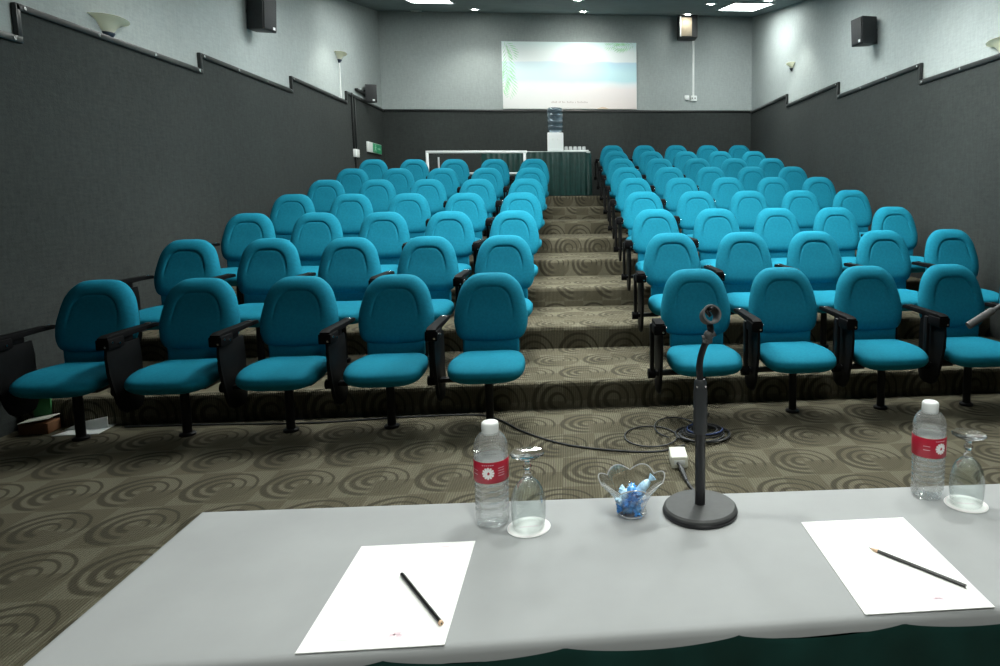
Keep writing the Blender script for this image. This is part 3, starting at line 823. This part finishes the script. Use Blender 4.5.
# boom microphone stand whose boom tail reaches into view at the right
t = thing('boom_stand', 'floor boom stand at far right whose grey boom tail slants before the seats', 'microphone stand', (2.12, 2.56, 0))
b = MB(); b.cyl((0, 0, .08), (0, 0, 1.13), .011); b.build('upright', M['micdark'], t)
for k in range(3):
    a = .5 + k * 2 * PI / 3
    b = MB(); b.cyl((0, 0, .12), (.27 * math.cos(a), .27 * math.sin(a), .012), .008); b.sphere((.27 * math.cos(a), .27 * math.sin(a), .014), .014); b.build('leg', M['micdark'], t)
dirv = Vector((.132, 0, .078)).normalized(); tail = Vector((1.591 - 2.12, -.06, .845)); sl = tail + dirv * .115
b = MB(); b.cyl(sl, tail + dirv * 1.1, .0085); b.build('boom', M['rubber'], t)
b = MB(); b.cyl(tail, sl, .0150, n=20); b.cyl(sl, sl + dirv * .01, .015, .0095, n=20); b.build('counterweight', M['rubber'], t)
b = MB(); jp = tail + dirv * ((0 - tail.x) / dirv.x); b.cyl(jp + Vector((0, -.03, 0)), jp + Vector((0, .09, 0)), .02); b.build('boom_clutch', M['micdark'], t)

# ------------------------------------------------------------------ back platform: rail, skirted table, cooler
PZ = tier_z(8)
t = thing('guard_rail', 'white steel guard rail behind the last row of the left block', 'railing', (0, 0, 0))
ry, rz0, rt = 10.62, tier_z(7), 2.128
b = MB(); b.box((-2.16, ry - .02, rt - .04), (-.62, ry + .02, rt), .006); b.build('top_bar', M['chrome'], t)
b = MB(); b.box((-2.14, ry - .015, 1.765), (-.64, ry + .015, 1.795), .004); b.build('lower_bar', M['chrome'], t)
for x in (-2.14, -.655):
    b = MB(); b.box((x - .02, ry - .02, rz0), (x + .02, ry + .02, rt - .03), .005); b.build('post', M['chrome'], t)
b = MB(); b.cyl((-2.06, 11.1, rz0), (-2.06, 11.1, 2.06), .014); b.build('post', M['chrome'], t)

t = thing('serving_table', 'long table with pale top and green skirt at top of the aisle', 'table', (0, 0, PZ))
x0, x1, y0, y1, h = -1.42, .39, 11.35, 12.0, .745
b = MB(); b.box((x0, y0, h - .03), (x1, y1, h), .006); b.build('table_top', M['rtop'], t)
for x in (x0 + .08, x1 - .08):
    for y in (y0 + .08, y1 - .08):
        b = MB(); b.cyl((x, y, 0), (x, y, h - .03), .016); b.build('leg', M['blackm'], t)
# pleated skirt with soft rounded corners
def rr_perim(n):
    r = .09; P = []
    segs = [((x0 + r, y0), (x1 - r, y0), (0, -1)), ((x1, y0 + r), (x1, y1 - r), (1, 0)), ((x1 - r, y1), (x0 + r, y1), (0, 1)), ((x0, y1 - r), (x0, y0 + r), (-1, 0))]
    corners = [(x1 - r, y0 + r, -PI / 2), (x1 - r, y1 - r, 0), (x0 + r, y1 - r, PI / 2), (x0 + r, y0 + r, PI)]
    for (a, c, nrm), (cx, cy, a0) in zip(segs, corners):
        L = math.hypot(c[0] - a[0], c[1] - a[1]); m_ = int(L / n)
        for k in range(m_): P.append((a[0] + (c[0] - a[0]) * k / m_, a[1] + (c[1] - a[1]) * k / m_, *nrm))
        for k in range(12): an = a0 + PI / 2 * k / 12; P.append((cx + r * math.cos(an), cy + r * math.sin(an), math.cos(an), math.sin(an)))
    return P
Pp = rr_perim(.011); b = MB(); rows = []; s_ = 0
for zz, amp in ((h - .012, .1), (h - .03, .4), (h - .2, .9), (h - .45, 1.3), (.01, 1.7)):
    row = []
    for i, (x, y, nx, ny) in enumerate(Pp):
        o_ = .008 + amp * (.010 * math.sin(i * .78) + .006 * math.sin(i * .31 + 2))
        row.append((x + nx * o_, y + ny * o_, zz))
    rows.append(row)
b.grid(rows, True); b.build('skirt', M['skirt'], t, angle=70)

TT2 = PZ + h
t = thing('water_cooler', 'white tabletop water cooler with blue bottle on the skirted table', 'water cooler', (-.19, 11.65, TT2))
b = MB(); b.box((-.135, -.15, 0), (.135, .15, .325), .02, 3); b.box((-.10, -.165, .02), (.10, -.14, .05), .006); b.build('cabinet', M['coolerwhite'], t)
for dx in (-.04, .04):
    b = MB(); b.box((dx - .012, -.185, .20), (dx + .012, -.145, .225), .004); b.cyl((dx, -.178, .18), (dx, -.178, .205), .007); b.build('tap', M['whitep'], t)
b = MB()
pf = [(.03, .325), (.05, .335), (.115, .355), (.130, .37), (.132, .43), (.124, .445), (.132, .46), (.132, .53), (.124, .545), (.132, .56), (.132, .63), (.124, .645), (.132, .66), (.132, .72), (.115, .745), (0, .75)]
b.lathe(pf, 36); b.build('bottle', M['bluebottle'], t, angle=50)
b = MB(); b.lathe([(.0, .33)] + [(r - .006, z_) for r, z_ in pf[1:11]] + [(0, .64)], 36); b.build('water', M['water'], t, angle=50)
t = thing('serving_tray', 'white tray of upturned cups beside the water cooler', 'tray', (.14, 11.62, TT2))
b = MB(); b.box((-.19, -.13, 0), (.23, .13, .012), .004); b.box((-.19, -.13, .012), (.23, -.12, .03), .003); b.box((-.19, .12, .012), (.23, .13, .03), .003); b.build('tray_base', M['whitep'], t)
for r in range(2):
    for k in range(5):
        c = thing('drinking_cup', 'clear upturned cup in the %s line on the tray, %s' % (('nearer', 'farther')[r], ('next to the cooler', 'second from the cooler', 'third from the cooler', 'fourth from the cooler', 'farthest from the cooler')[k]), 'cup', (-.01 + k * .075, 11.565 + r * .09, TT2 + .0125), 0, 'cups on the serving tray')
        b = MB(); b.lathe([(.033, 0), (.033, .003), (.029, .075), (.026, .080), (0, .081)], 18); b.lathe([(.031, 0), (.0275, .073), (0, .078)], 18); b.build('cup_wall', M['cup'], c, angle=50)

# ------------------------------------------------------------------ beach poster on the back wall
px0, px1, pz0, pz1 = -1.165, 1.335, 3.055, 4.275
t = thing('beach_poster', 'wide beach poster with palm leaves high on the back wall', 'poster', (0, YB - .03, 0))
b = MB(); b.box((px0, 0, pz0), (px1, .028, pz1), .003); b.build('print', M['poster'], t)
def frond(mb, x, z, a, L, n, lw):
    """feathered palm frond as thin raised leaflets along a drooping rib"""
    pts = []
    for k in range(n + 1):
        u = k / n; pts.append((x + L * u * math.cos(a - .5 * u), z + L * u * math.sin(a - .5 * u)))
    for k in range(1, n):
        (ax_, az_), (bx2, bz2) = pts[k], pts[k + 1]
        for sd in (-1, 1):
            d = math.atan2(bz2 - az_, bx2 - ax_) + sd * .75; l_ = lw * math.sin(PI * (k + .6) / (n + 1)) + .03
            q = [(ax_, az_), (ax_ + .5 * l_ * math.cos(d + .09), az_ + .5 * l_ * math.sin(d + .09)), (ax_ + l_ * math.cos(d), az_ + l_ * math.sin(d)), (ax_ + .5 * l_ * math.cos(d - .09), az_ + .5 * l_ * math.sin(d - .09))]
            q = [(min(max(u, px0 + .005), px1 - .005), min(max(v, pz0 + .005), pz1 - .005)) for u, v in q]
            if len({(round(u, 3), round(v, 3)) for u, v in q}) < 4: continue
            y_ = -.0006 - .00004 * k - .00002 * sd
            mb.bm.faces.new([mb.bm.verts.new((u, y_, v)) for u, v in q])
b = MB()
frond(b, px0 + .03, pz1 - .02, -1.15, .95, 16, .20); frond(b, px0 + .06, pz1 - .42, -1.0, .62, 12, .17); frond(b, px0 + .01, pz1 - .30, -1.2, .75, 12, .16); frond(b, px0 + .02, pz1 + .02, -.55, .40, 9, .14)
frond(b, px1 - .02, pz1 - .01, 3.75, .42, 10, .13); frond(b, px1 - .10, pz1 + .02, 3.95, .36, 8, .12); frond(b, px1 - .34, pz1 + .01, 3.95, .26, 7, .09)
b.build('palm_leaves', M['leaf'], t, False)
b = MB(); x = -.27
for wl in (5, 2, 3, 6, 1, 9):
    for k in range(wl):
        hh = .022 + .012 * ((k * 7 + wl) % 3 == 0)
        b.box((x, -.0008, 3.165), (x + .017, -.0002, 3.165 + hh)); x += .022
    x += .022
b.build('caption', M['caption'], t, False)
b = MB(); b.prism([(.58, 3.06), (.80, 3.06), (.74, 3.085), (.68, 3.092), (.63, 3.08)], 'y', -.0008, -.0002); b.build('shell_picture', M['sandmark'], t, False)

# ------------------------------------------------------------------ wall fittings
def wall_speaker(label, x, y, z, w, d, h, yaw, tilt, back):
    """loudspeaker cabinet with sloped cheeks, grille front, wall bracket; back = vector to the wall"""
    t = thing('wall_speaker', label, 'speaker', (x, y, z), 0, 'black wall speakers')
    R = Matrix.Rotation(yaw, 4, 'Z') @ Matrix.Rotation(tilt, 4, 'X')
    b = MB(); b.prism([(-w / 2, -d / 2), (w / 2, -d / 2), (w * .34, d / 2), (-w * .34, d / 2)], 'z', -h / 2, h / 2, .006); bmesh.ops.transform(b.bm, matrix=R, verts=b.bm.verts); b.build('cabinet', M['speaker'], t, angle=30)
    b = MB(); b.box((-w / 2 + .012, -d / 2 - .012, -h / 2 + .012), (w / 2 - .012, -d / 2 + .001, h / 2 - .012), .005, mat=R); b.build('grille', M['grille'], t)
    b = MB(); b.box((w / 2 - .07, -d / 2 - .0135, -h / 2 + .022), (w / 2 - .035, -d / 2 - .0118, -h / 2 + .05), mat=R); b.build('badge', M['greyprint'], t, False)
    b = MB(); b.cyl((0, 0, 0), back, .018); b.cyl(Vector(back) * .93, back, .05); b.build('bracket', M['blackm'], t)
wall_speaker('black wall speaker mounted high on the left wall between sconces', XL + .135, 7.68, 3.36, .22, .21, .35, 1.34, .06, (-.13, .03, .02))
wall_speaker('small black wall speaker in the rear corner near the exit sign', XL + .11, 11.75, 3.155, .18, .15, .29, .35, .06, (-.105, .02, .02))
wall_speaker('black wall speaker mounted high on the right wall', XR - .14, 7.58, 3.245, .22, .21, .30, -1.40, .06, (.125, .03, .02))
t = thing('wall_speaker', 'black box speaker with painted tan reflection under the ceiling on back wall', 'speaker', (2.28, YB - .15, 4.53), 0, 'black wall speakers')
b = MB(); b.box((-.17, -.14, -.20), (.17, .14, .20), .008); b.build('cabinet', M['speaker'], t)
b = MB(); b.box((-.15, -.146, -.18), (.06, -.138, .15), .002); b.build('tan_reflection', M['tan'], t)  # reflection on the speaker front, painted as a tan patch
b = MB(); b.box((-.165, -.150, -.19), (-.14, -.138, .17), .002); b.build('edge_strip', M['white'], t)
b = MB(); b.box((-.03, .10, .0), (.03, .15, .06)); b.build('bracket', M['blackm'], t)
t = thing('socket_box', 'white twin socket boxes with conduit on the back wall', 'socket', (2.41, YB, 3.26))
b = MB(); b.box((-.045, -.05, -.05), (.075, 0, .05), .006); b.build('socket_face', M['whitep'], t)
b = MB(); b.box((-.025, -.053, -.01), (-.005, -.049, .012)); b.box((.028, -.053, -.01), (.048, -.049, .012)); b.build('socket_hole', M['trim'], t, False)
b = MB(); b.box((-.16, -.045, -.03), (-.07, 0, .055), .006); b.build('junction_box', M['whitep'], t)
b = MB(); b.box((-.008, -.02, .05), (.030, 0, 1.12), .003); b.build('conduit', M['whitep'], t)

def sconce(label, x, y, z, sg, s=1.0, conduit=0.0):
    """half-round flared glass wall uplighter on a dark pointed bracket; sg = +1 on the left wall"""
    t = thing('wall_sconce', label, 'wall lamp', (x, y, z), -PI / 2 if sg > 0 else PI / 2, 'half bowl wall lamps')
    # local: wall plane is y = 0, lamp grows to -y ... rotated so that -y... faces into the room
    prof = [(.045, .0), (.075, .035), (.115, .08), (.160, .115), (.215, .142), (.245, .150)]
    R = Matrix.Rotation(PI, 4, 'Z')
    b = MB()
    for ins in (0, .005):
        b.lathe([((r - ins) * s, (z_ + ins) * s) for r, z_ in prof], 28, None, PI, 2 * PI, rfun=lambda r, z_, a: (r * math.cos(a), -abs(r * math.sin(a)) * .62 , z_ - .018 * s * abs(math.cos(a)) ** 3 * smooth01(z_, .10 * s, .165 * s)))
    if sg > 0: bmesh.ops.transform(b.bm, matrix=Matrix.Diagonal((1, -1, 1, 1)), verts=b.bm.verts)
    if sg < 0: bmesh.ops.transform(b.bm, matrix=Matrix.Diagonal((1, -1, 1, 1)), verts=b.bm.verts)
    b.build('glass_shade', M['sconce'], t, angle=60)
    b = MB(); b.lathe([(.004 * s, -.060 * s), (.045 * s, -.02 * s), (.066 * s, .010 * s), (.064 * s, .020 * s), (0, .020 * s)], 20, None, PI, 2 * PI, rfun=lambda r, z_, a: (r * math.cos(a), abs(r * math.sin(a)) * .95 + .001, z_))
    b.box((-.03 * s, .0, -.04 * s), (.03 * s, .02 * s, .06 * s), .003)
    b.build('bracket', M['sconcedark'], t, angle=50)
    if conduit:
        b = MB(); b.box((-.012, .001, -conduit), (.012, .016, -.03), .003); b.build('conduit', M['whitep'], t)
    return t
sconce('cream glass wall lamp on the left wall nearest the front', XL, 5.40, 2.60, 1, .80)
sconce('small cream wall lamp with white conduit on the left wall near the back', XL, 10.55, 3.45, 1, .75, .58)
sconce('cream glass wall lamp at the right picture edge above the trim', XR, 5.24, 2.49, -1, .85)
sconce('small cream wall lamp on the right wall near the back corner', XR, 10.5, 3.38, -1, .6)

t = thing('exit_sign', 'green and white exit sign on the left wall near the back corner', 'sign', (XL + .02, 12.1, 2.28), PI / 2)
b = MB(); b.box((-.40, -.025, -.085), (.40, .02, .085), .004); b.build('sign_case', M['whitep'], t)
b = MB(); b.box((-.14, -.028, -.078), (.385, -.0245, .078)); b.build('green_panel', M['green'], t, False)
# running figure and arrow
b = MB(); Y0, Y1_ = -.0300, -.0282
b.cyl((.02, Y0, .048), (.02, Y1_, .048), .014, n=14)
for q in ([(.0, .03), (.035, .032), (.015, -.015), (-.02, -.012)], [(.028, .03), (.06, .012), (.055, .004), (.022, .018)], [(0, .03), (-.03, .01), (-.024, .003), (.006, .018)],
          [(.012, -.012), (.045, -.03), (.035, -.062), (.024, -.06), (.03, -.034), (0, -.02)], [(-.018, -.01), (-.045, -.045), (-.07, -.045), (-.07, -.055), (-.038, -.056), (.0, -.016)],
          [(.14, -.008), (.26, -.008), (.26, -.03), (.31, 0), (.26, .03), (.26, .008), (.14, .008)]):
    b.prism(q, 'y', Y0, Y1_)
b.build('running_figure', M['mint'], t, False)
t = thing('socket_box', 'small white switch box on the left wall below black conduits', 'socket', (XL + .015, 11.05, 2.12))
b = MB(); b.box((0, -.09, -.06), (.05, .09, .065), .006); b.build('box_body', M['whitep'], t)
for dy, top in ((-.06, .93), (.05, .88)):
    b = MB(); b.box((0, dy - .02, .06), (.028, dy + .02, top), .004); b.build('conduit', M['trim'], t)
b = MB(); b.box((0, -.015, -.45), (.022, .015, -.055), .004); b.build('conduit', M['trim'], t)

# ------------------------------------------------------------------ lights of the room and added fill
SL = math.atan(.18)
def on_ceiling(x, y):
    return (x, y, ceil_z(y)), (SL if ceil_z(y) > 3.0 else 0.0)
def panel_light(label, x, y, w, l, mat):
    loc, a = on_ceiling(x, y)
    t = thing('ceiling_panel_light', label, 'ceiling light', loc, 0, 'white ceiling panel lights'); t.rotation_euler = (a, 0, 0)
    b = MB()
    for lo, hi in (((-w / 2 - .03, -l / 2 - .03, -.02), (-w / 2, l / 2 + .03, .01)), ((w / 2, -l / 2 - .03, -.02), (w / 2 + .03, l / 2 + .03, .01)), ((-w / 2, -l / 2 - .03, -.02), (w / 2, -l / 2, .01)), ((-w / 2, l / 2, -.02), (w / 2, l / 2 + .03, .01))): b.box(lo, hi)
    b.build('frame', M['lampring'], t, False)
    b = MB(); b.box((-w / 2, -l / 2, -.012), (w / 2, l / 2, .005)); b.build('diffuser', mat, t, False)
panel_light('bright ceiling panel light near the back right corner', 2.88, 10.85, .60, 1.15, M['panel'])
panel_light('bright ceiling panel light at top edge near the back left corner', -2.05, 10.45, .62, 1.25, M['panel'])
PANELS = [(2.3, 7.8), (-1.9, 7.8), (1.9, 5.0), (-.5, 5.3), (.7, 2.6)]
PL = ['ceiling panel light above the middle rows of the right block', 'ceiling panel light above the middle rows of the left block', 'ceiling panel light above the second row of the right block', 'ceiling panel light above the second row of the left block', 'ceiling panel light above the carpet before the table']
for (x, y), lb, mk in zip(PANELS, PL, ('panel', 'panel', 'panel_mid', 'panel_mid', 'panel_front')): panel_light(lb, x, y, .62, 1.25, M[mk])

def downlight(label, x, y, power=0.0, angle=75, lit=True, blend=.6, aim=(0, 0)):
    loc, a = on_ceiling(x, y)
    t = thing('downlight', label, 'ceiling light', loc, 0, 'round ceiling downlights'); t.rotation_euler = (a, 0, 0)
    b = MB(); b.lathe([(.062, .004), (.095, .002), (.100, -.006), (.094, -.014), (.066, -.012), (.060, .002)], 32); b.build('ring', M['lampring'], t)
    b = MB(); b.lathe([(0, -.018), (.035, -.015), (.064, -.004), (.064, .004)], 24); b.build('lamp', M['down'] if lit else M['deadlamp'], t)
    if power:
        L = bpy.data.lights.new('downlight_beam', 'SPOT'); L.energy = power; L.spot_size = math.radians(angle); L.spot_blend = blend; L.shadow_soft_size = .05; L.color = (.97, 1.0, .93)
        lo = bpy.data.objects.new('downlight_beam', L); COL.objects.link(lo); lo.location = (loc[0], loc[1], loc[2] - .06); lo.rotation_euler = (aim[0], aim[1], 0)
downlight('round lit downlight close to the back wall above the poster', .334, 12.15, 22, 150, blend=1)
downlight('round lit downlight at the top edge above the aisle', .20, 10.3, 60, 62, blend=.9, aim=(1.28, 0))
downlight('round lit downlight close to the back wall left of the poster', -1.54, 12.10, 34, 130, blend=.8)
downlight('round lit downlight close to the back wall above the box speaker', 2.23, 12.35, 0, 110)
downlight('round lit downlight beside the right ceiling panel', 2.27, 10.55, 35, 110, blend=1)
downlight('dim downlight at the top edge right of the left panel', -1.52, 10.35, 0, 90)
downlight('unlit flat round ceiling fitting in the back left corner', -2.62, 12.55, 0, lit=False)
downlight('downlight over the left wall above the small rear sconce', -2.75, 9.95, 40, 95)
downlight('downlight over the right wall above the small rear sconce', 3.0, 9.95, 40, 95)
EXTRA = [(-.9, 6.4, 60, 110, 'above the third row of the left block'), (1.2, 6.4, 60, 110, 'above the third row of the right block'), (.15, 8.4, 60, 110, 'above the middle of the aisle'),
         (.5, 1.8, 26, 84, 'above the middle of the foreground table'), (-.5, 1.5, 27, 76, 'above the left end of the foreground table'),
         (-2.45, 5.7, 16, 150, 'added to brighten the upper left wall before the near sconce'), (2.7, 5.9, 22, 150, 'added to brighten the upper right wall before the near sconce'),  # both added as fill for the upper side walls, no known fixtures
         (1.5, 1.9, 28, 84, 'above the right end of the foreground table'), (.4, -.25, 72, 115, 'added behind the foreground table to brighten its near side')]  # last one is added fill from behind for the dark near skirt
for x, y, p_, an, lb in EXTRA: downlight('downlight ' + lb, x, y, p_, an, blend=1 if an > 140 else .6)

w = bpy.data.worlds.new('World'); scene.world = w; w.use_nodes = True
w.node_tree.nodes['Background'].inputs[0].default_value = (.02, .022, .022, 1); w.node_tree.nodes['Background'].inputs[1].default_value = 1

# ------------------------------------------------------------------ camera
f_px, cx, cy = 666.3175, 629.946, 269.3556
yaw, pit, rol = .0916933, .1051353, -.0086863
F = Vector((math.sin(yaw) * math.cos(pit), math.cos(yaw) * math.cos(pit), -math.sin(pit)))
Rr = Vector((math.cos(yaw), -math.sin(yaw), 0)); U = Rr.cross(F)
c_, s_ = math.cos(rol), math.sin(rol)
R2, U2 = c_ * Rr + s_ * U, -s_ * Rr + c_ * U
cam = bpy.data.cameras.new('camera'); co = bpy.data.objects.new('camera', cam); COL.objects.link(co)
co.matrix_world = Matrix(((R2.x, U2.x, -F.x, 0), (R2.y, U2.y, -F.y, 0), (R2.z, U2.z, -F.z, 1.3633), (0, 0, 0, 1)))
cam.sensor_width = 36; cam.sensor_fit = 'HORIZONTAL'; cam.lens = f_px * 36 / 1000
cam.shift_x = (500 - cx) / 1000; cam.shift_y = (cy - 333) / 1000
cam.clip_start = .05; cam.clip_end = 60
scene.camera = co
vs = scene.view_settings
scene.display_settings.display_device = 'sRGB'
vs.view_transform = 'Standard'; vs.look = 'None'; vs.gamma = 1; vs.use_curve_mapping = False
vs.exposure = 0.9
cyc = scene.cycles
cyc.max_bounces = 10; cyc.transparent_max_bounces = 24; cyc.caustics_reflective = False; cyc.caustics_refractive = True; cyc.sample_clamp_indirect = 6
